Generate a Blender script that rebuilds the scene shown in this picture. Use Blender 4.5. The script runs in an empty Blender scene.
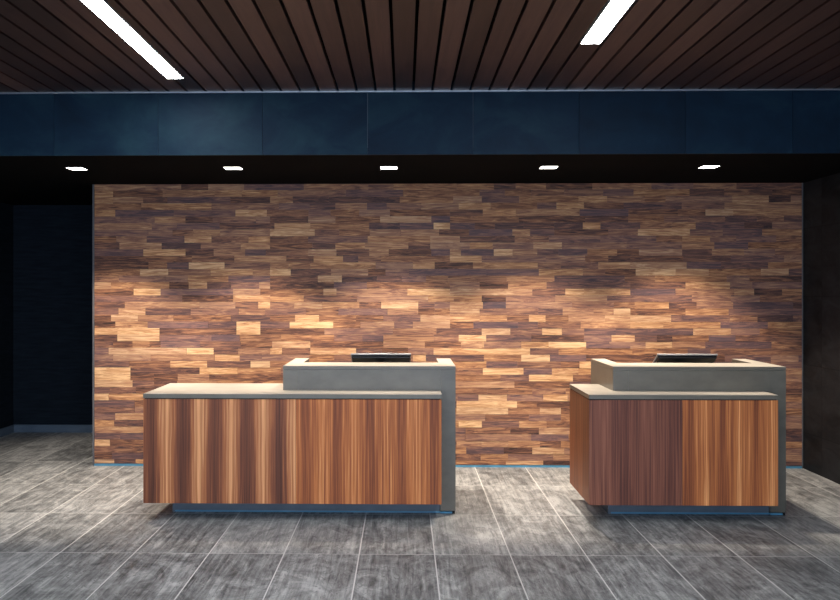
import bpy, bmesh, math, random
from mathutils import Vector
random.seed(7)
SC = bpy.context.scene
COL = SC.collection

# ---------------------------------------------------------------- camera
cam_data = bpy.data.cameras.new('camera')
cam_data.sensor_width = 36.0
cam_data.lens = 36.21
cam_data.shift_x = 0.0377
cam_data.shift_y = -0.0095
cam_data.clip_start = 0.05
cam = bpy.data.objects.new('camera', cam_data)
cam.location = (0.0, 0.0, 1.59)
cam.rotation_euler = (math.radians(90), 0, math.radians(1.066))
COL.objects.link(cam)
SC.camera = cam

# ---------------------------------------------------------------- world, lights, exposure
SC.view_settings.view_transform = 'Standard'
SC.view_settings.look = 'None'
SC.view_settings.exposure = 0.0
SC.view_settings.gamma = 1.0
SC.view_settings.use_curve_mapping = False

w = bpy.data.worlds.new('lobby_world'); SC.world = w; w.use_nodes = True
w.node_tree.nodes['Background'].inputs[0].default_value = (0.55, 0.72, 1.0, 1)
w.node_tree.nodes['Background'].inputs[1].default_value = 0.12

def area(name, loc, rot, sx, sy, power, color):
    d = bpy.data.lights.new(name, 'AREA'); d.shape = 'RECTANGLE'
    d.size = sx; d.size_y = sy; d.energy = power; d.color = color
    o = bpy.data.objects.new(name, d); o.location = loc; o.rotation_euler = rot
    COL.objects.link(o); return o
# daylight of the glazed entrance behind the camera
area('entrance_daylight', (-0.4, -2.6, 1.45), (math.radians(90), 0, 0), 7.4, 2.6, 300, (0.60, 0.76, 1.0))

DOWN_POWER = 222; DOWN_COLOR = (1.0, 0.88, 0.72)
LENS_EMIT = 14; STRIP_EMIT = 48

# ---------------------------------------------------------------- mesh helpers
def box(bm, x0, x1, y0, y1, z0, z1, bevel=0.0):
    vs = [bm.verts.new((x, y, z)) for x in (x0, x1) for y in (y0, y1) for z in (z0, z1)]
    fs = []
    for idx in ((0,1,3,2),(4,6,7,5),(0,4,5,1),(2,3,7,6),(0,2,6,4),(1,5,7,3)):
        fs.append(bm.faces.new([vs[i] for i in idx]))
    if bevel > 0:
        es = list({e for f in fs for e in f.edges})
        bmesh.ops.bevel(bm, geom=es, offset=bevel, segments=2, affect='EDGES', profile=0.5)
    return fs

PARTS = []
def link(name, bm, mat, parent=None, loc=(0,0,0)):
    bmesh.ops.recalc_face_normals(bm, faces=bm.faces)
    off = Vector(parent.location) if parent else Vector(loc)
    if parent and parent.parent: off = off + Vector(parent.parent.location)
    if off.length > 0: bmesh.ops.translate(bm, verts=bm.verts, vec=-off)
    me = bpy.data.meshes.new(name); bm.to_mesh(me); bm.free()
    for m in (mat if isinstance(mat, (list, tuple)) else [mat]): me.materials.append(m)
    o = bpy.data.objects.new(name, me); COL.objects.link(o)
    if parent: o.parent = parent
    else: o.location = loc
    PARTS.append(o)
    return o

def boxes(name, lst, mat, parent=None, bevel=0.0):
    bm = bmesh.new()
    for b in lst: box(bm, *b, bevel=bevel)
    return link(name, bm, mat, parent)

def struct(o):
    o['kind'] = 'structure'; return o

def thing(name, loc, label, cat, group=None):
    o = bpy.data.objects.new(name, None); o.location = loc; o.empty_display_size = 0.1
    COL.objects.link(o); o['label'] = label; o['category'] = cat
    if group: o['group'] = group
    return o

# ---------------------------------------------------------------- material helpers
class NT:
    def __init__(s, name):
        s.m = bpy.data.materials.new(name); s.m.use_nodes = True
        s.t = s.m.node_tree; s.t.nodes.clear()
        s.out = s.t.nodes.new('ShaderNodeOutputMaterial')
        s.b = s.t.nodes.new('ShaderNodeBsdfPrincipled')
        s.t.links.new(s.b.outputs[0], s.out.inputs[0])
    def n(s, typ, **kw):
        nd = s.t.nodes.new(typ)
        for k, v in kw.items(): setattr(nd, k, v)
        return nd
    def set(s, sock, v):
        if isinstance(v, bpy.types.NodeSocket): s.t.links.new(v, sock)
        else: sock.default_value = v
    def math(s, op, a, b=0.0, c=0.0):
        nd = s.n('ShaderNodeMath', operation=op)
        s.set(nd.inputs[0], a); s.set(nd.inputs[1], b); s.set(nd.inputs[2], c)
        return nd.outputs[0]
    def xyz(s, v):
        nd = s.n('ShaderNodeSeparateXYZ'); s.set(nd.inputs[0], v); return nd.outputs
    def comb(s, x, y, z):
        nd = s.n('ShaderNodeCombineXYZ')
        for i, v in enumerate((x, y, z)): s.set(nd.inputs[i], v)
        return nd.outputs[0]
    def noise(s, vec, scale=1.0, detail=4.0, rough=0.5, dist=0.0):
        nd = s.n('ShaderNodeTexNoise')
        s.set(nd.inputs['Vector'], vec); nd.inputs['Scale'].default_value = scale
        nd.inputs['Detail'].default_value = detail; nd.inputs['Roughness'].default_value = rough
        nd.inputs['Distortion'].default_value = dist
        return nd.outputs[0]
    def ramp(s, fac, stops, interp='LINEAR'):
        nd = s.n('ShaderNodeValToRGB'); cr = nd.color_ramp; cr.interpolation = interp
        while len(cr.elements) < len(stops): cr.elements.new(0.5)
        for e, (p, c) in zip(cr.elements, stops): e.position = p; e.color = (*c, 1)
        s.set(nd.inputs[0], fac); return nd.outputs[0]
    def mix(s, fac, a, b, blend='MIX'):
        nd = s.n('ShaderNodeMix', data_type='RGBA', blend_type=blend)
        s.set(nd.inputs[0], fac)
        for i, v in ((6, a), (7, b)):
            if isinstance(v, tuple): v = (*v, 1)
            s.set(nd.inputs[i], v)
        return nd.outputs[2]
    def obj(s): return s.n('ShaderNodeTexCoord').outputs['Object']
    def base(s, c, rough=0.5, metal=0.0, spec=0.5, bump=None, bstr=0.1):
        if isinstance(c, tuple): c = (*c, 1)
        s.set(s.b.inputs['Base Color'], c); s.set(s.b.inputs['Roughness'], rough)
        s.b.inputs['Metallic'].default_value = metal
        s.b.inputs['Specular IOR Level'].default_value = spec
        if bump is not None:
            bn = s.n('ShaderNodeBump'); bn.inputs['Strength'].default_value = bstr
            bn.inputs['Distance'].default_value = 0.01
            s.set(bn.inputs['Height'], bump); s.t.links.new(bn.outputs[0], s.b.inputs['Normal'])
        return s.m

def mottled(name, c0, c1, scale=6.0, stretch=(1,1,1), rough=0.5, spec=0.5, metal=0.0, bstr=0.05, detail=6):
    t = NT(name); o = t.obj(); x, y, z = t.xyz(o)[:3]
    v = t.comb(t.math('MULTIPLY', x, stretch[0]), t.math('MULTIPLY', y, stretch[1]), t.math('MULTIPLY', z, stretch[2]))
    f = t.noise(v, scale, detail, 0.6)
    c = t.ramp(f, [(0.3, c0), (0.7, c1)])
    return t.base(c, rough, metal, spec, f, bstr)

def emitter(name, col, strength):
    t = NT(name); t.base((0.8,0.8,0.8), 0.5)
    t.b.inputs['Emission Color'].default_value = (*col, 1)
    t.b.inputs['Emission Strength'].default_value = strength
    return t.m

# floor: long slate-look porcelain tiles, running away from the entrance
def floor_mat():
    t = NT('slate_tile'); x, y, z = t.xyz(t.obj())[:3]
    TW, TL = 0.457, 0.915
    u = t.math('DIVIDE', t.math('SUBTRACT', x, 0.185), TW)
    v = t.math('DIVIDE', t.math('SUBTRACT', y, 5.12), TL)
    cu = t.math('FLOOR', u); cv = t.math('FLOOR', v)
    fu = t.math('FRACT', u); fv = t.math('FRACT', v)
    wn = t.n('ShaderNodeTexWhiteNoise', noise_dimensions='3D'); t.set(wn.inputs[0], t.comb(cu, cv, 0.0))
    r = wn.outputs[0]; rc = t.xyz(wn.outputs[1])
    ox = t.math('MULTIPLY', rc[0], 37.0); oy = t.math('MULTIPLY', rc[1], 53.0)
    vs = t.comb(t.math('ADD', t.math('MULTIPLY', x, 18.0), ox), t.math('ADD', t.math('MULTIPLY', y, 0.9), oy), 0.0)
    streak = t.noise(vs, 1.3, 8, 0.68, 1.3)
    vf = t.comb(t.math('ADD', t.math('MULTIPLY', x, 60.0), ox), t.math('ADD', t.math('MULTIPLY', y, 7.0), oy), 2.0)
    fine = t.noise(vf, 1.0, 5, 0.7, 0.4)
    vc = t.comb(t.math('ADD', x, ox), t.math('ADD', t.math('MULTIPLY', y, 0.55), oy), 5.0)
    cloud = t.noise(vc, 4.2, 9, 0.68, 2.4)
    f = t.math('ADD', t.math('MULTIPLY', streak, 0.40), t.math('MULTIPLY', cloud, 0.46))
    f = t.math('ADD', f, t.math('MULTIPLY', fine, 0.24))
    f = t.math('ADD', f, t.math('MULTIPLY', t.math('SUBTRACT', r, 0.5), 0.08))
    c = t.ramp(f, [(0.385, (0.045,0.047,0.050)), (0.465, (0.135,0.138,0.142)), (0.54, (0.255,0.258,0.260)), (0.65, (0.47,0.47,0.47))])
    # veins
    vn = t.noise(vc, 7.0, 3, 0.5, 2.5)
    vein = t.math('SUBTRACT', 1.0, t.math('MULTIPLY', t.math('ABSOLUTE', t.math('SUBTRACT', vn, 0.5)), 38.0))
    vein = t.math('MULTIPLY', t.math('MAXIMUM', vein, 0.0), t.math('MULTIPLY', t.math('GREATER_THAN', fine, 0.5), 0.55))
    c = t.mix(vein, c, (0.03, 0.03, 0.034))
    gu = t.math('MINIMUM', fu, t.math('SUBTRACT', 1.0, fu)); gv = t.math('MINIMUM', fv, t.math('SUBTRACT', 1.0, fv))
    g1 = t.math('LESS_THAN', gu, 0.0036 / TW); g2 = t.math('LESS_THAN', gv, 0.0034 / TL)
    g = t.math('MAXIMUM', g1, t.math('MULTIPLY', g2, 0.75))
    c = t.mix(g, c, (0.62, 0.62, 0.61))
    rough = t.math('ADD', 0.38, t.math('MULTIPLY', f, 0.25))
    return t.base(c, rough, 0, 0.4, f, 0.12)

# walnut boards of the feature wall; each board carries its own tone and seed
def board_mat():
    t = NT('walnut_boards'); x, y, z = t.xyz(t.obj())[:3]
    at = t.n('ShaderNodeAttribute', attribute_name='board'); tone, seed, hue = t.xyz(at.outputs['Vector'])[:3]
    sx = t.math('ADD', t.math('MULTIPLY', x, 3.2), t.math('MULTIPLY', seed, 91.0))
    sz = t.math('ADD', t.math('MULTIPLY', z, 34.0), t.math('MULTIPLY', seed, 57.0))
    g = t.noise(t.comb(sx, 0.0, sz), 1.0, 7, 0.66, 1.8)
    g2 = t.noise(t.comb(t.math('MULTIPLY', sx, 2.0), 3.0, t.math('MULTIPLY', sz, 4.5)), 1.0, 3, 0.6)
    f = t.math('ADD', tone, t.math('MULTIPLY', t.math('SUBTRACT', g, 0.5), 1.7))
    f = t.math('ADD', f, t.math('MULTIPLY', t.math('SUBTRACT', g2, 0.5), 0.5))
    c = t.ramp(f, [(0.0, (0.040,0.022,0.018)), (0.22, (0.125,0.055,0.038)), (0.45, (0.30,0.132,0.068)), (0.7, (0.53,0.27,0.125)), (1.0, (0.80,0.51,0.275))])
    c = t.mix(t.math('MULTIPLY', hue, 0.46), c, (0.140, 0.102, 0.132))
    return t.base(c, 0.55, 0, 0.22, g2, 0.08)

# book-matched vertical veneer
def veneer_mat(name, peak, period, axis, stops, seed, wave=0.5):
    t = NT(name); p = t.xyz(t.obj()); a = p[0] if axis == 'x' else p[1]; z = p[2]
    wob = t.noise(t.comb(t.math('MULTIPLY', a, 5.0), seed, t.math('MULTIPLY', z, 2.2)), 1.0, 2, 0.5)
    aw = t.math('ADD', a, t.math('MULTIPLY', t.math('SUBTRACT', wob, 0.5), 0.020))
    tri = t.math('PINGPONG', t.math('DIVIDE', t.math('SUBTRACT', aw, peak), period), 0.5)   # 0 at a light leaf centre
    fx = t.math('MULTIPLY', tri, period)
    flit = t.noise(t.comb(t.math('MULTIPLY', fx, 75.0), seed + 3.1, t.math('MULTIPLY', z, 0.9)), 1.0, 4, 0.65, 0.3)
    hair = t.noise(t.comb(t.math('MULTIPLY', a, 170.0), seed + 8.0, t.math('MULTIPLY', z, 1.5)), 1.0, 3, 0.6)
    low = t.noise(t.comb(t.math('MULTIPLY', a, 9.0), seed + 5.0, t.math('MULTIPLY', z, 0.5)), 1.0, 2, 0.5)
    f = t.math('SUBTRACT', 0.5 + wave * 0.5, t.math('MULTIPLY', t.math('POWER', t.math('MULTIPLY', tri, 2.0), 0.8), wave))
    f = t.math('ADD', f, t.math('MULTIPLY', t.math('SUBTRACT', flit, 0.5), 1.15))
    f = t.math('ADD', f, t.math('MULTIPLY', t.math('SUBTRACT', hair, 0.5), 0.8))
    f = t.math('ADD', f, t.math('MULTIPLY', t.math('SUBTRACT', low, 0.5), 0.45))
    c = t.ramp(f, stops)
    return t.base(c, 0.45, 0, 0.2)

def slat_mat():
    t = NT('dark_walnut_slats'); x, y, z = t.xyz(t.obj())[:3]
    at = t.n('ShaderNodeAttribute', attribute_name='board'); tone, seed, hue = t.xyz(at.outputs['Vector'])[:3]
    g = t.noise(t.comb(t.math('ADD', t.math('MULTIPLY', x, 42.0), t.math('MULTIPLY', seed, 70.0)), t.math('MULTIPLY', y, 1.6), seed), 1.0, 5, 0.6, 0.8)
    f = t.math('ADD', t.math('MULTIPLY', tone, 0.5), t.math('MULTIPLY', g, 0.7))
    c = t.ramp(f, [(0.3, (0.024,0.012,0.011)), (0.6, (0.052,0.026,0.022)), (0.9, (0.10,0.052,0.042))])
    return t.base(c, 0.42, 0, 0.4)

def bulkhead_mat():
    t = NT('blue_steel_panels'); o = t.obj(); x, y, z = t.xyz(o)[:3]
    at = t.n('ShaderNodeAttribute', attribute_name='board'); tone, seed, hue = t.xyz(at.outputs['Vector'])[:3]
    g = t.noise(t.comb(t.math('ADD', x, t.math('MULTIPLY', seed, 40.0)), y, t.math('MULTIPLY', z, 1.4)), 2.6, 7, 0.62, 0.5)
    f = t.math('ADD', t.math('MULTIPLY', g, 0.85), t.math('MULTIPLY', tone, 0.25))
    c = t.ramp(f, [(0.3, (0.002,0.008,0.018)), (0.55, (0.004,0.017,0.036)), (0.8, (0.012,0.038,0.055))])
    return t.base(c, 0.62, 0, 0.15)

def stone_mat():
    t = NT('black_stone_tiles'); x, y, z = t.xyz(t.obj())[:3]
    u = t.math('DIVIDE', t.math('SUBTRACT', y, 7.35), 0.61); v = t.math('DIVIDE', t.math('SUBTRACT', z, 0.33), 0.61)
    cu = t.math('FLOOR', u); cv = t.math('FLOOR', v); fu = t.math('FRACT', u); fv = t.math('FRACT', v)
    wn = t.n('ShaderNodeTexWhiteNoise', noise_dimensions='3D'); t.set(wn.inputs[0], t.comb(cu, cv, 1.0))
    g = t.noise(t.comb(t.math('MULTIPLY', wn.outputs[0], 30.0), t.math('MULTIPLY', y, 2.0), t.math('MULTIPLY', z, 5.0)), 1.6, 8, 0.65, 1.0)
    f = t.math('ADD', g, t.math('MULTIPLY', t.math('SUBTRACT', wn.outputs[0], 0.5), 0.15))
    c = t.ramp(f, [(0.3, (0.004,0.0045,0.005)), (0.7, (0.024,0.025,0.028))])
    gu = t.math('MINIMUM', fu, t.math('SUBTRACT', 1.0, fu)); gv = t.math('MINIMUM', fv, t.math('SUBTRACT', 1.0, fv))
    gg = t.math('LESS_THAN', t.math('MINIMUM', gu, gv), 0.004)
    c = t.mix(gg, c, (0.003, 0.003, 0.003))
    return t.base(c, 0.55, 0, 0.2, g, 0.1)

M = {}
M['floor'] = floor_mat(); M['boards'] = board_mat(); M['slats'] = slat_mat()
M['bulk'] = bulkhead_mat(); M['stone'] = stone_mat()
M['black'] = mottled('black_paint', (0.0025,0.0028,0.0032), (0.0035,0.004,0.0045), 3, rough=0.9, spec=0.05)
M['navy_wall'] = mottled('charcoal_blue_wallcovering', (0.005,0.008,0.013), (0.012,0.018,0.027), 4.0, (1,1,9), rough=0.8, spec=0.1, bstr=0.15)
M['laminate'] = mottled('grey_concrete_laminate', (0.118,0.106,0.084), (0.155,0.140,0.112), 7.0, (1,1,1.6), rough=0.36, spec=0.5)
M['lit_laminate'] = mottled('lit_top_laminate', (0.44,0.39,0.33), (0.52,0.465,0.40), 7.0, rough=0.4, spec=0.4)  # paler copy of the grey laminate, overhead light put into the colour
M['reveal'] = mottled('shadow_gap_black', (0.012,0.012,0.013), (0.018,0.018,0.02), 3, rough=0.8, spec=0.1)
M['edge'] = mottled('dull_edge_metal', (0.09,0.09,0.10), (0.13,0.13,0.14), 20, (1,1,8), rough=0.5, metal=0.2)
M['plinth'] = mottled('dark_plinth_laminate', (0.085,0.105,0.13), (0.12,0.145,0.175), 5, rough=0.4)
M['blue'] = mottled('blue_base_strip', (0.06,0.20,0.32), (0.09,0.27,0.41), 9, rough=0.3, spec=0.5)
M['alu'] = mottled('brushed_aluminium', (0.46,0.48,0.52), (0.58,0.60,0.63), 20, (1,1,8), rough=0.35, metal=0.8)
M['baseboard'] = mottled('grey_blue_baseboard', (0.07,0.10,0.14), (0.10,0.135,0.18), 6, rough=0.45)
M['black_plastic'] = mottled('black_plastic', (0.006,0.007,0.009), (0.010,0.011,0.014), 30, rough=0.3, spec=0.4)
M['silver'] = mottled('silver_edge', (0.28,0.27,0.27), (0.34,0.33,0.33), 30, rough=0.4, metal=0.3)
M['screen'] = mottled('dark_glass_screen', (0.004,0.005,0.007), (0.006,0.007,0.009), 5, rough=0.08, spec=0.6)
M['lens'] = emitter('downlight_lens', (1.0, 0.95, 0.88), LENS_EMIT)
M['diffuser'] = emitter('light_strip_diffuser', (0.97, 0.985, 1.0), STRIP_EMIT)
M['white_metal'] = mottled('white_fixture_metal', (0.55,0.55,0.53), (0.62,0.62,0.6), 8, rough=0.4)
M['dark_metal'] = mottled('black_fixture_metal', (0.02,0.02,0.02), (0.03,0.03,0.03), 8, rough=0.4)

# ---------------------------------------------------------------- the room
XL, XR = -4.43, 3.60          # side walls
YF = -2.7                     # glazed entrance behind the camera
YW = 7.70                     # feature wall
YR = 9.50                     # end wall of the passage on the left
YB = 6.04                    # front of the dropped bulkhead
ZS, ZC = 2.575, 3.027         # dropped soffit, slatted ceiling

struct(boxes('floor', [(XL-0.2, XR+0.2, YF, YR+0.2, -0.1, 0.0)], M['floor']))
struct(boxes('wall_left', [(XL-0.15, XL, YF, YR+0.15, 0.0, 3.3)], M['navy_wall']))
struct(boxes('wall_recess', [(XL, -2.60, YR, YR+0.15, 0.0, 2.9)], M['navy_wall']))
struct(boxes('wall_right', [(XR, XR+0.15, YF, YW+0.4, 0.0, 3.3)], M['stone']))
struct(boxes('baseboard_recess', [(XL+0.014, -2.71, YR-0.014, YR, 0.0, 0.088)], M['baseboard'], bevel=0.002))
struct(boxes('baseboard_left', [(XL, XL+0.014, YF, YR-0.001, 0.0, 0.088)], M['baseboard'], bevel=0.002))

def tint(me, vals):
    """one tone / seed / hue triple per polygon"""
    a = me.attributes.new('board', 'FLOAT_VECTOR', 'FACE')
    flat = [c for v in vals for c in v]
    a.data.foreach_set('vector', flat)

def tinted(name, items, mat, parent=None):
    """items: (box, (tone, seed, hue)) joined in one mesh"""
    verts, faces, vals = [], [], []
    for (x0, x1, y0, y1, z0, z1), tv in items:
        b = len(verts)
        verts += [(x, y, z) for x in (x0, x1) for y in (y0, y1) for z in (z0, z1)]
        for idx in ((0,1,3,2),(4,6,7,5),(0,4,5,1),(2,3,7,6),(0,2,6,4),(1,5,7,3)):
            faces.append([b+i for i in idx]); vals.append(tv)
    me = bpy.data.meshes.new(name); me.from_pydata(verts, [], faces)
    tint(me, vals); me.materials.append(mat); me.update()
    o = bpy.data.objects.new(name, me); COL.objects.link(o)
    if parent: o.parent = parent
    return o

# feature wall: backing plus staggered walnut boards of slightly different thickness
WX0, WX1 = -2.834, 3.585
back = struct(boxes('wall_back', [(WX0-0.012, XR, YW+0.002, YW+0.35, 0.0, ZS+0.3)], M['black']))
struct(boxes('wall_partition', [(-2.846, -2.60, YW+0.35, YR, 0.0, ZS+0.3)], M['navy_wall']))
BOARDS = {
 0: [(-2.85,-2.67,0.8), (-2.67,-2.47,0.15), (0.48,0.93,0.4), (0.93,1.27,0.85), (1.27,1.51,0.1)],
 1: [(-2.85,-2.7,0.2), (-2.69,-2.4,0.18), (0.48,0.7,0.2), (0.7,0.95,0.5), (0.95,1.36,0.4)],
 2: [(-2.85,-2.5,0.35), (0.91,1.16,0.15), (1.17,1.46,0.85)],
 3: [(-2.85,-2.71,0.9), (-2.71,-2.4,0.25), (0.48,0.7,0.55), (0.71,0.92,0.7), (0.95,1.24,0.55), (1.24,1.43,0.25)],
 4: [(0.56,1.15,0.55), (1.16,1.5,0.35)],
 5: [(-2.85,-2.4,0.65), (0.97,1.23,0.2), (1.23,1.51,0.75)],
 6: [(-2.83,-2.68,0.7), (-2.67,-2.4,0.2), (0.5,0.71,0.9), (0.71,1.05,0.3), (1.05,1.3,0.6)],
 7: [(-2.66,-2.4,0.75), (0.74,1.14,0.3), (1.14,1.43,0.3)],
 8: [(-2.85,-2.48,0.3), (0.48,0.95,0.95), (0.95,1.24,0.45), (1.24,1.43,0.85)],
 9: [(-2.86,-2.48,0.25), (0.48,1.03,0.9), (1.21,1.51,0.2)],
 10: [(-2.85,-2.72,0.85), (0.49,0.67,0.4), (0.68,0.94,0.9), (0.94,1.27,0.45), (1.27,1.49,0.85)],
 11: [(-2.71,-2.47,0.3), (0.76,0.95,0.3)],
 12: [(-2.83,-2.5,0.85), (-2.5,-2.3,0.3)],
 13: [(-2.86,-2.53,0.85), (-2.52,-2.3,0.2), (0.88,1.14,0.3), (1.14,1.54,0.8)],
 14: [(-2.86,-2.52,0.95), (-1.88,-1.53,0.8), (0.72,1.09,0.9), (1.35,1.59,0.75)],
 15: [(-2.53,-2.15,0.35), (-2.15,-1.81,0.75), (-1.41,-1.23,0.95), (1.43,1.6,0.3), (1.6,1.71,0.85)],
 16: [(-2.68,-2.34,0.65), (-2.33,-1.75,0.5), (-1.74,-1.51,0.75), (-0.87,-0.64,0.5), (0.08,0.2,0.85), (0.2,0.29,0.2), (0.73,1.07,0.5), (1.07,1.33,0.95), (1.33,1.66,0.25), (3.33,3.58,0.6)],
 17: [(-2.72,-2,0.85), (-2,-1.75,0.95), (-1.23,-1.12,0.7), (-1.12,-0.87,0.25), (-0.86,-0.44,0.75), (0.27,0.42,0.9), (0.42,1.08,0.8), (1.15,1.41,0.25)],
 18: [(-2.68,-2.5,0.25), (-2.34,-2.24,0.25), (-1.5,-1.23,0.3), (-1.21,-0.86,0.8), (-0.19,0.19,0.65), (0.19,0.42,0.35), (0.52,0.73,0.7), (0.73,1.07,0.5), (1.07,1.32,0.7), (1.32,1.66,0.95), (1.66,1.87,0.25), (2.06,2.2,0.6), (2.2,2.44,0.75)],
 19: [(-2.64,-2.25,0.85), (-2.25,-1.79,0.4), (-1.77,-1.51,0.25), (-1.13,-0.64,0.5), (-0.64,-0.39,0.35), (-0.38,-0.19,0.2), (0.5,0.75,0.9), (0.75,1.16,0.28), (1.16,1.64,0.18), (1.64,1.89,0.45), (1.89,2.06,0.75), (2.1,2.3,0.3), (2.3,2.44,0.12), (2.77,3.01,0.2)],
 20: [(-2.86,-2.66,0.75), (-2.64,-2.25,0.85), (-1.54,-1.32,0.9), (0.71,0.97,0.85), (1.26,1.44,0.9), (2.63,2.97,0.75), (2.97,3.23,0.5)],
 21: [(-2.78,-2.66,0.15), (-2.66,-2.37,0.65), (-2.36,-1.8,0.3), (-1.8,-1.55,0.2), (-1.54,-1.32,0.9), (-1.05,-0.66,0.95), (-0.65,-0.4,0.4), (-0.4,-0.09,0.65), (-0.09,0.08,0.35), (0.08,0.42,0.75), (1.04,1.22,0.25), (1.22,1.61,0.3), (2.06,2.36,0.75)],
 22: [(-2.7,-2.45,0.9), (-2.45,-2.12,0.5), (-2.12,-1.59,0.35), (-1.23,-1,0.3), (-1,-0.78,0.8), (-0.78,-0.44,0.5), (-0.44,-0.19,0.3), (0.15,0.35,0.8), (0.42,0.69,0.75), (0.69,0.94,0.6), (1.14,1.29,0.8), (1.29,1.5,0.35), (1.5,1.83,0.7), (1.83,2.06,0.8), (2.06,2.42,0.8), (2.43,2.95,0.3), (2.96,3.21,0.5), (3.21,3.53,0.05), (3.53,3.64,0.35)],
 23: [(-2.86,-2.64,0.3), (-2.63,-2.38,0.8), (0.13,0.28,0.3), (0.42,0.69,0.75), (1.91,2.06,0.85), (2.56,2.95,0.6)],
 24: [(-1.88,-1.55,0.65), (-1.34,-1.23,0.85), (-1.01,-0.75,0.75), (-0.75,-0.41,0.6), (-0.41,-0.21,0.35), (-0.21,0.13,0.95), (0.13,0.28,0.3), (0.42,0.72,0.75), (0.72,0.93,0.1), (0.93,1.53,0.55), (1.53,1.91,0.35), (2.1,2.41,0.6), (2.41,2.66,0.2), (2.66,2.99,0.45), (3.53,3.64,0.08)],
 25: [(-2.7,-2.04,0.35), (-2.04,-1.58,0.18), (-1.57,-1.32,0.65), (-1.23,-0.92,0.65), (-0.92,-0.43,0.25), (-0.43,0.22,0.65), (0.71,0.93,0.18), (0.93,1.38,0.4), (1.38,1.84,0.65), (1.85,2.06,0.3), (2.97,3.23,0.5)],
 26: [(-2.49,-2.24,0.85), (-1.57,-1.32,0.65), (-0.74,-0.63,0.8), (-0.62,0.03,0.5), (0.03,0.33,0.85), (0.42,1.16,0.75), (1.17,1.47,0.35), (1.47,1.64,0.85), (1.64,2.06,0.7), (2.47,3,0.5), (3.18,3.42,0.08), (3.43,3.64,0.5)],
 27: [(-2.86,-2.7,0.7), (-2.16,-1.98,0.2), (-1.98,-1.82,0.7), (-1.81,-1.59,0.1), (-1.59,-1.33,0.4), (-1.33,-1.23,0.7), (0.42,0.69,0.6), (0.69,0.95,0.2), (0.95,1.3,0.6), (2.06,2.56,0.25), (2.56,2.96,0.65)],
 28: [(-1.23,-0.8,0.3), (-0.79,-0.59,0.8), (-0.57,-0.25,0.2)],
 29: [(-2.43,-2.17,0.8), (-1.78,-1.39,0.7), (-1.23,-1.04,0.9), (-0.33,-0.17,0.25), (1.23,1.63,0.7), (2.11,2.37,0.9), (2.47,2.77,0.7), (3.24,3.49,0.75)],
 30: [(-2.18,-1.99,0.2), (-1.98,-1.65,0.95), (-1.23,-1.06,0.65), (-1.06,-0.86,0.55), (-0.26,0.07,0.6), (0.08,0.28,0.65), (0.63,1.22,0.6), (1.43,1.77,0.3), (1.77,2.06,0.65), (2.06,2.56,0.75), (2.57,2.88,0.2)],
 31: [(-1.95,-1.56,0.35), (-1.08,-0.83,0.25), (-0.83,-0.56,0.65), (-0.56,-0.42,0.25), (0.42,0.71,0.75), (1.86,2.06,0.15), (2.54,2.97,0.2), (3.45,3.64,0.55)],
 32: [(-2.4,-2.01,0.75), (-1.75,-1.47,0.6), (-1.46,-1.27,0.2), (-0.88,-0.62,0.75), (-0.32,-0.14,0.65), (-0.14,0.25,0.2), (0.42,0.52,0.7), (0.52,0.81,0.2), (0.82,0.99,0.9), (1.41,1.65,0.2), (1.67,1.94,0.5), (2.14,2.53,0.7), (2.8,3.09,0.6)],
 33: [(-2.79,-2.62,0.25), (-2.62,-2.23,0.65), (-2.23,-1.87,0.2), (-1.5,-1.23,0.6), (-0.84,-0.63,0.25), (-0.36,0.04,0.65), (0.6,0.81,0.65), (1.18,1.44,0.8)],
 34: [(-2.02,-1.77,0.75), (-1.43,-1.23,0.6), (-1.23,-0.88,0.25), (0.24,0.42,0.75), (0.51,1.01,0.22), (2.53,2.78,0.6)],
 35: [(-1.94,-1.69,0.6), (-1.23,-0.82,0.85), (-0.03,0.32,0.65), (0.99,1.15,0.65), (2.13,2.6,0.75), (3.25,3.64,0.55)],
 36: [(-2.86,-2.32,0.6), (-1.19,-0.86,0.7), (-0.32,-0.04,0.12), (-0.04,0.27,0.25), (0.27,0.42,0.85), (0.83,1.09,0.1), (1.63,1.79,0.6), (3.09,3.34,0.08), (3.34,3.64,0.45)],
 37: [(-2.01,-1.76,0.15), (-1.76,-1.36,0.4), (-1.23,-0.88,0.2), (-0.63,-0.23,0.35), (-0.22,0.25,0.8), (0.25,0.42,0.2), (1.65,2.04,0.2)],
 38: [(-2.86,-2.66,0.6), (-1.55,-1.26,0.8), (-0.41,-0.13,0.6), (-0.13,0.42,0.3), (0.72,1.02,0.65), (2.74,2.99,0.85)],
 39: [(-2.42,-2.02,0.55), (-2.02,-1.77,0.65), (-0.63,-0.34,0.6), (-0.34,-0.16,0.2), (0.5,0.79,0.7), (1.39,1.64,0.7)],
 40: [(-2.86,-2.68,0.65), (-1.23,-1.02,0.6), (-1.02,-0.69,0.15), (0.45,0.71,0.7), (0.71,1.05,0.3), (1.59,1.85,0.7), (2.19,2.38,0.45), (2.98,3.31,0.7), (3.31,3.51,0.05), (3.51,3.64,0.6)],
 41: [(-2.68,-2.22,0.3), (-1.74,-1.49,0.6)],
 42: [(-2.38,-2.05,0.6), (-1.8,-1.47,0.7), (0.48,0.81,0.55), (0.82,1.02,0.15), (2.63,3.02,0.5)],
}
RH = 0.06
rb = random.Random(21)
items = []
Z0W = 0.022
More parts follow.
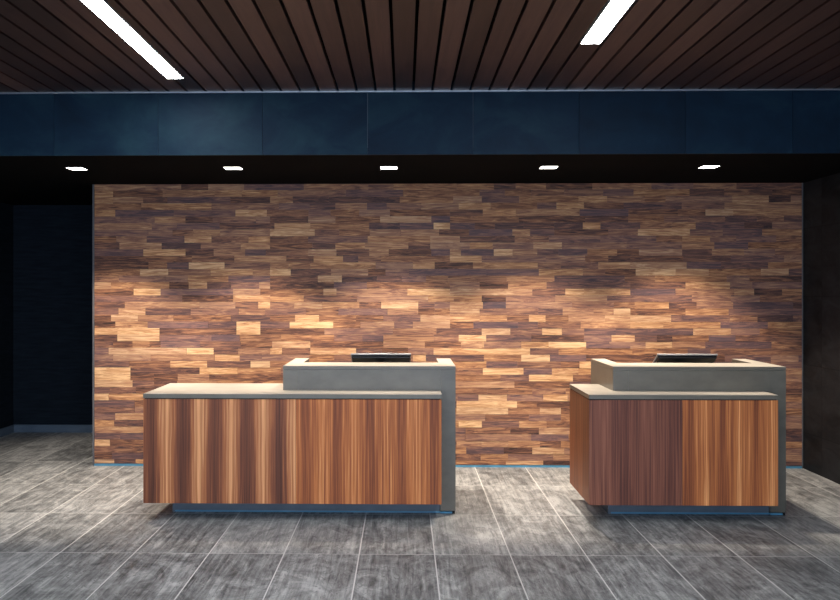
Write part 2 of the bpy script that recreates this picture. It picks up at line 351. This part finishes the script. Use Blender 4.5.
for k in range(43):
    z0 = max(k*RH, Z0W); z1 = min((k+1)*RH, ZS)
    if z1 - z0 < 0.004: continue
    runs = []; cur = WX0
    for (a, b, tn) in sorted(BOARDS.get(k, [])):
        a *= 0.9935; b *= 0.9935
        a = max(a, WX0); b = min(b, WX1)
        if a - cur > 0.10:                      # free stretch: random boards
            x = cur
            while x < a - 0.001:
                L = rb.choice((0.22, 0.3, 0.38, 0.46, 0.55, 0.65)) * rb.uniform(0.9, 1.1)
                if a - (x + L) < 0.16: L = a - x
                tn2 = rb.choice((0.18, 0.25, 0.3, 0.35, 0.4, 0.45, 0.5, 0.6))
                runs.append((x, x+L, tn2)); x += L
        elif runs and a > cur:
            runs[-1] = (runs[-1][0], a, runs[-1][2])
        else:
            a = cur if a < cur + 0.10 else a
        runs.append((a, b, tn)); cur = b
    x = cur
    while x < WX1 - 0.001:
        L = rb.choice((0.22, 0.3, 0.38, 0.46, 0.55, 0.65)) * rb.uniform(0.9, 1.1)
        if WX1 - (x + L) < 0.16: L = WX1 - x
        runs.append((x, x+L, rb.choice((0.18, 0.25, 0.3, 0.35, 0.4, 0.45, 0.5, 0.6)))); x += L
    for (a, b, tn) in runs:
        d = rb.choice((0.0, 0.0015, 0.003, 0.0045))
        hue = rb.random()**1.5 * (1.0 - 0.75*max(0, tn-0.3))
        items.append(((a+0.0004, b-0.0004, YW-0.014-d, YW+0.002, z0+0.0004, z1-0.0004), (0.08 + tn*0.82, rb.random(), max(0, hue))))
tinted('wood_cladding', items, M['boards'], back)
struct(boxes('trim_1', [(WX0-0.016, WX0-0.001, YW-0.022, YW+0.002, 0.0, ZS)], M['edge']))
struct(boxes('trim_2', [(WX1+0.001, WX1+0.010, YW-0.020, YW+0.002, 0.0, ZS)], M['edge']))
struct(boxes('baseboard_back', [(WX0, WX1, YW-0.020, YW+0.002, 0.0, 0.019)], M['blue']))

# slatted ceiling
STRIPS = [(-1.592, -1.486, 5.66, -2.2), (1.022, 1.133, 4.91, -2.2)]    # x0, x1, far end, near end
rs = random.Random(5)
items = []
PITCH, GAP = 0.135, 0.019
n0 = int((XL - 0.067) / PITCH) - 1
for n in range(n0, 30):
    a = 0.067 + PITCH*n + GAP/2; b = a + PITCH - GAP
    a = max(a, XL); b = min(b, XR)
    if b - a < 0.02: continue
    tv = (rs.random(), rs.random(), rs.random())
    spans = [(a, b, YF, YB)]
    for (s0, s1, yf, yn) in STRIPS:
        s0 -= 0.014; s1 += 0.014; yf += 0.014; yn -= 0.014
        new = []
        for (p, q, y0, y1) in spans:
            if q <= s0 or p >= s1 or y0 >= yf: new.append((p, q, y0, y1)); continue
            new += [(p, q, y0, yn), (p, q, yf, y1)]
            if s0 - p > 0.01: new.append((p, s0, yn, yf))
            if q - s1 > 0.01: new.append((s1, q, yn, yf))
        spans = new
    for (p, q, y0, y1) in spans: items.append(((p, q, y0, y1, ZC, ZC+0.032), tv))
ceil = struct(boxes('ceiling', [(XL-0.2, XR+0.2, YF, YB+0.3, ZC+0.075, ZC+0.2)], M['black']))
tinted('wood_slats', items, M['slats'], ceil)
# dropped soffit over the desks and its blue steel face
struct(boxes('ceiling_soffit', [(XL, XR, YB+0.02, YR, ZS, ZS+0.05)], M['black']))
items = []
seams = [XL] + [-0.261 + 0.7535*i for i in range(-5, 6)] + [XR]
for a, b in zip(seams[:-1], seams[1:]):
    if b - a < 0.02: continue
    items.append(((a+0.0012, b-0.0012, YB, YB+0.02, ZS-0.002, ZC+0.07), (rs.random(), rs.random(), 0)))
struct(tinted('wall_bulkhead', items, M['bulk']))
struct(boxes('trim_3', [(XL, XR, YB-0.016, YB-0.001, ZC-0.010, ZC-0.001)], M['alu']))

# ---------------------------------------------------------------- light fixtures
where = ['left', 'right']
labs = ['left recessed light strip in the wood ceiling, reaching nearer the blue bulkhead',
        'right recessed light strip in the wood ceiling, ending farther from the blue bulkhead']
for (s0, s1, yf, yn), lab in zip(STRIPS, labs):
    t = thing('linear_ceiling_light', ((s0+s1)/2, (yf+yn)/2, ZC), lab, 'ceiling light', 'linear lights in the slatted ceiling')
    boxes('housing', [(s0-0.004, s0, yn-0.004, yf+0.004, ZC-0.001, ZC+0.074), (s1, s1+0.004, yn-0.004, yf+0.004, ZC-0.001, ZC+0.074),
                      (s0, s1, yn-0.004, yn, ZC-0.001, ZC+0.074), (s0, s1, yf, yf+0.004, ZC-0.001, ZC+0.074)], M['white_metal'], t)
    boxes('diffuser', [(s0, s1, yn, yf, ZC+0.002, ZC+0.012)], M['diffuser'], t)

DL = [(-2.609, 'square recessed downlight at the far left of the black soffit, left of the wood wall'),
      (-1.358, 'square recessed downlight in the black soffit above the left part of the long desk'),
      (-0.120, 'square recessed downlight in the black soffit, the middle one, above the long desk monitor'),
      (1.141, 'square recessed downlight in the black soffit above the gap just left of the short desk'),
      (2.397, 'square recessed downlight in the black soffit at the far right, above the short desk')]
proto = None
for x, lab in DL:
    if proto is None:
        t = thing('downlight', (x, 6.69, ZS), lab, 'downlight', 'square downlights in the black soffit')
        h = 0.064
        boxes('trim_ring', [(x-h-0.006, x+h+0.006, 6.69-h-0.006, 6.69-h, ZS-0.003, ZS), (x-h-0.006, x+h+0.006, 6.69+h, 6.69+h+0.006, ZS-0.003, ZS),
                            (x-h-0.006, x-h, 6.69-h, 6.69+h, ZS-0.003, ZS), (x+h, x+h+0.006, 6.69-h, 6.69+h, ZS-0.003, ZS)], M['dark_metal'], t)
        boxes('lens', [(x-h, x+h, 6.69-h, 6.69+h, ZS-0.002, ZS)], M['lens'], t)
        d = bpy.data.lights.new('downlight_beam', 'SPOT'); d.energy = DOWN_POWER; d.color = DOWN_COLOR
        d.spot_size = math.radians(87); d.spot_blend = 0.42; d.shadow_soft_size = 0.05
        sp = bpy.data.objects.new('downlight_beam', d); sp.location = (0, 0, -0.02); sp.rotation_euler = (math.radians(10), 0, 0); sp.parent = t
        COL.objects.link(sp); proto = t
    else:
        t = proto.copy(); t.location = (x, 6.69, ZS); t['label'] = lab; COL.objects.link(t)
        for ch in list(proto.children):
            c = ch.copy(); c.parent = t; COL.objects.link(c)

# ---------------------------------------------------------------- reception desks
ZL, ZT = 0.885, 1.058         # low counter top, transaction ledge top
YP, YK, YPL = 5.82, 6.06, 6.085   # veneer front, grey front, plinth front
YLB, YTB, YLEDGE = 6.50, 6.77, 6.38
TH = 0.11
warm = [(0.0,(0.11,0.040,0.026)), (0.3,(0.25,0.074,0.030)), (0.6,(0.52,0.172,0.056)), (0.92,(0.86,0.41,0.16))]
brown = [(0.0,(0.080,0.032,0.022)), (0.32,(0.19,0.065,0.034)), (0.62,(0.42,0.148,0.060)), (1.0,(0.80,0.40,0.18))]
red = [(0.05,(0.058,0.026,0.022)), (0.4,(0.155,0.056,0.038)), (0.7,(0.26,0.100,0.062)), (1.0,(0.40,0.19,0.12))]
side = [(0.15,(0.09,0.030,0.016)), (0.5,(0.26,0.085,0.036)), (0.85,(0.50,0.19,0.075))]

def lit_top(t):
    me = PARTS[-1].data            # the slab just built: grey laminate, downlight brightness painted into its top faces
    me.materials.append(M['lit_laminate'])
    for p in me.polygons:
        if p.normal.z > 0.9: p.material_index = 1

def desk(x0, xs, x1, xt0, xt1, xp, lab, mats, group):
    """x0..x1 veneer box, xs the veneer seam, xt0..xt1 the grey tier, xp the left end of the plinth"""
    rx = (x0 + xt1) / 2
    t = thing('reception_desk', (rx, YP, 0), lab, 'reception desk', group)
    zb, zv = 0.128, ZL - 0.036
    e = 0.018
    boxes('veneer_panel', [(x0, xs-0.0006, YP, YP+e, zb, zv)], mats[0](x0-rx), t, 0.0008)
    boxes('veneer_panel', [(xs+0.0006, x1, YP, YP+e, zb, zv)], mats[1](xs-rx), t, 0.0008)
    sm = mats[2](0)
    boxes('side_panel', [(x0, x0+e, YP+e+0.0006, YLB, zb, zv)], sm, t, 0.0008)
    boxes('side_panel', [(x1-e, x1, YP+e+0.0006, YK-0.001, zb, zv)], sm, t, 0.0008)
    # carcass behind the veneer, and its underside
    boxes('carcass', [(x0+e+0.001, x1-e-0.001, YP+e+0.001, YK, zb+0.002, zv), (x0+e+0.001, xt0-0.001, YK, YLB, zb+0.002, zv)], M['reveal'], t)
    boxes('shadow_gap', [(x0+0.008, x1-0.008, YP+0.008, YK-0.001, zv, ZL-0.030)], M['reveal'], t)
    boxes('countertop', [(x0-0.002, x1+0.002, YP-0.002, YK-0.0005, ZL-0.030, ZL), (x0-0.002, xt0-0.0006, YK-0.0005, YLB, ZL-0.030, ZL)], M['laminate'], t, 0.0012); lit_top(t)
    # grey tier: front, two end panels, ledge on top, opening for the clerk behind
    boxes('riser', [(xt0+TH, xt1-TH, YK, YK+0.03, 0.128, ZT-0.026)], M['laminate'], t)
    boxes('end_panel', [(xt0, xt0+TH-0.0006, YK, YTB, 0.128, ZT-0.026)], M['laminate'], t, 0.001)
    boxes('end_panel', [(xt1-TH+0.0006, xt1, YK, YTB, 0.022, ZT-0.026)], M['laminate'], t, 0.001)
    boxes('ledge', [(xt0, xt1, YK-0.001, YLEDGE, ZT-0.024, ZT), (xt0, xt0+TH, YLEDGE, YTB, ZT-0.024, ZT), (xt1-TH, xt1, YLEDGE, YTB, ZT-0.024, ZT)], M['laminate'], t); lit_top(t)
    boxes('work_surface', [(xt0+TH, xt1-TH, YK+0.031, YTB-0.01, 0.72, 0.75)], M['laminate'], t)
    boxes('plinth', [(xp, xt1-TH, YPL, YTB-0.25, 0.0, 0.128)], M['plinth'], t)
    boxes('base_strip', [(xp+0.02, xt1-TH, YPL-0.008, YPL, 0.004, 0.014), (xt1-TH+0.001, xt1-0.025, YK-0.003, YK+0.02, 0.004, 0.017)], M['blue'], t)
    boxes('foot', [(xt1-TH+0.001, xt1-0.004, YK+0.021, YTB-0.004, 0.0, 0.0215), (xt1-0.024, xt1-0.004, YK+0.006, YK+0.0205, 0.0, 0.0215)], M['reveal'], t)
    return t

P = 0.2225
desk(-1.806, -0.750, 0.258, -0.870, 0.369, -1.675,
     'long reception desk with striped brown veneer front, left of the short one',
     (lambda o: veneer_mat('veneer_brown', o + 0.165, P, 'x', brown, 1.7, 0.70),
      lambda o: veneer_mat('veneer_warm', o + 0.180, P, 'x', warm, 4.2, 0.40),
      lambda o: veneer_mat('veneer_side', 0, 0.3, 'y', side, 6.1, 0.2)), 'veneered reception desks')
desk(1.270, 1.906, 2.555, 1.491, 2.716, 1.462,
     'short reception desk with half dark red, half orange veneer front',
     (lambda o: veneer_mat('veneer_dark_red', o + 0.1, 0.30, 'x', red, 9.3, 0.15),
      lambda o: veneer_mat('veneer_orange', o + 0.165, P, 'x', warm, 12.6, 0.50),
      lambda o: veneer_mat('veneer_side', 0, 0.3, 'y', side, 14.5, 0.2)), 'veneered reception desks')

# ---------------------------------------------------------------- monitors on the clerks' side
def monitor(x0, x1, lab):
    xc = (x0+x1)/2; W = (x1-x0)/2
    root = thing('monitor', (xc, 6.60, 0.75), lab, 'monitor', 'tilted desk monitors')
    ang = math.radians(-31)
    yt, zt = 6.475, 1.121      # upper, customer-side edge of the display
    L = 0.30
    def panel(name, u0, u1, v0, v1, w0, w1, mat, par, bev):
        bm = bmesh.new(); box(bm, u0, u1, v0, v1, w0, w1, bevel=bev)
        for v in bm.verts:
            y, z = v.co.y, v.co.z
            v.co.y = yt + y*math.cos(ang) - z*math.sin(ang)
            v.co.z = zt + y*math.sin(ang) + z*math.cos(ang)
            v.co.x += xc
        return link(name, bm, mat, par)
    panel('bezel', -W, W, 0, L, -0.013, 0.0, M['silver'], root, 0.002)
    panel('back_cover', -W+0.008, W-0.008, 0.006, L-0.006, -0.036, -0.0135, M['black_plastic'], root, 0.004)
    panel('screen', -W+0.012, W-0.012, 0.012, L-0.012, 0.0005, 0.002, M['screen'], root, 0.0)
    bm = bmesh.new()
    for (y0, z0, y1, z1) in ((6.62, 0.765, 6.60, 0.88), (6.60, 0.88, 6.61, 0.995)):
        vs = []
        for (y, z) in ((y0, z0), (y1, z1)):
            for dx in (-0.03, 0.03):
                for dy in (-0.012, 0.012): vs.append(bm.verts.new((xc+dx, y+dy, z)))
        for idx in ((0,1,3,2),(4,6,7,5),(0,4,5,1),(2,3,7,6),(0,2,6,4),(1,5,7,3)): bm.faces.new([vs[i] for i in idx])
    link('stand', bm, M['black_plastic'], root)
    boxes('foot', [(xc-0.11, xc+0.11, 6.53, 6.70, 0.7508, 0.765)], M['black_plastic'], root, 0.004)
monitor(-0.408, 0.053, 'black monitor with silver edge tilted behind the ledge of the long desk')
monitor(1.93, 2.385, 'black monitor with silver edge tilted behind the ledge of the short desk')
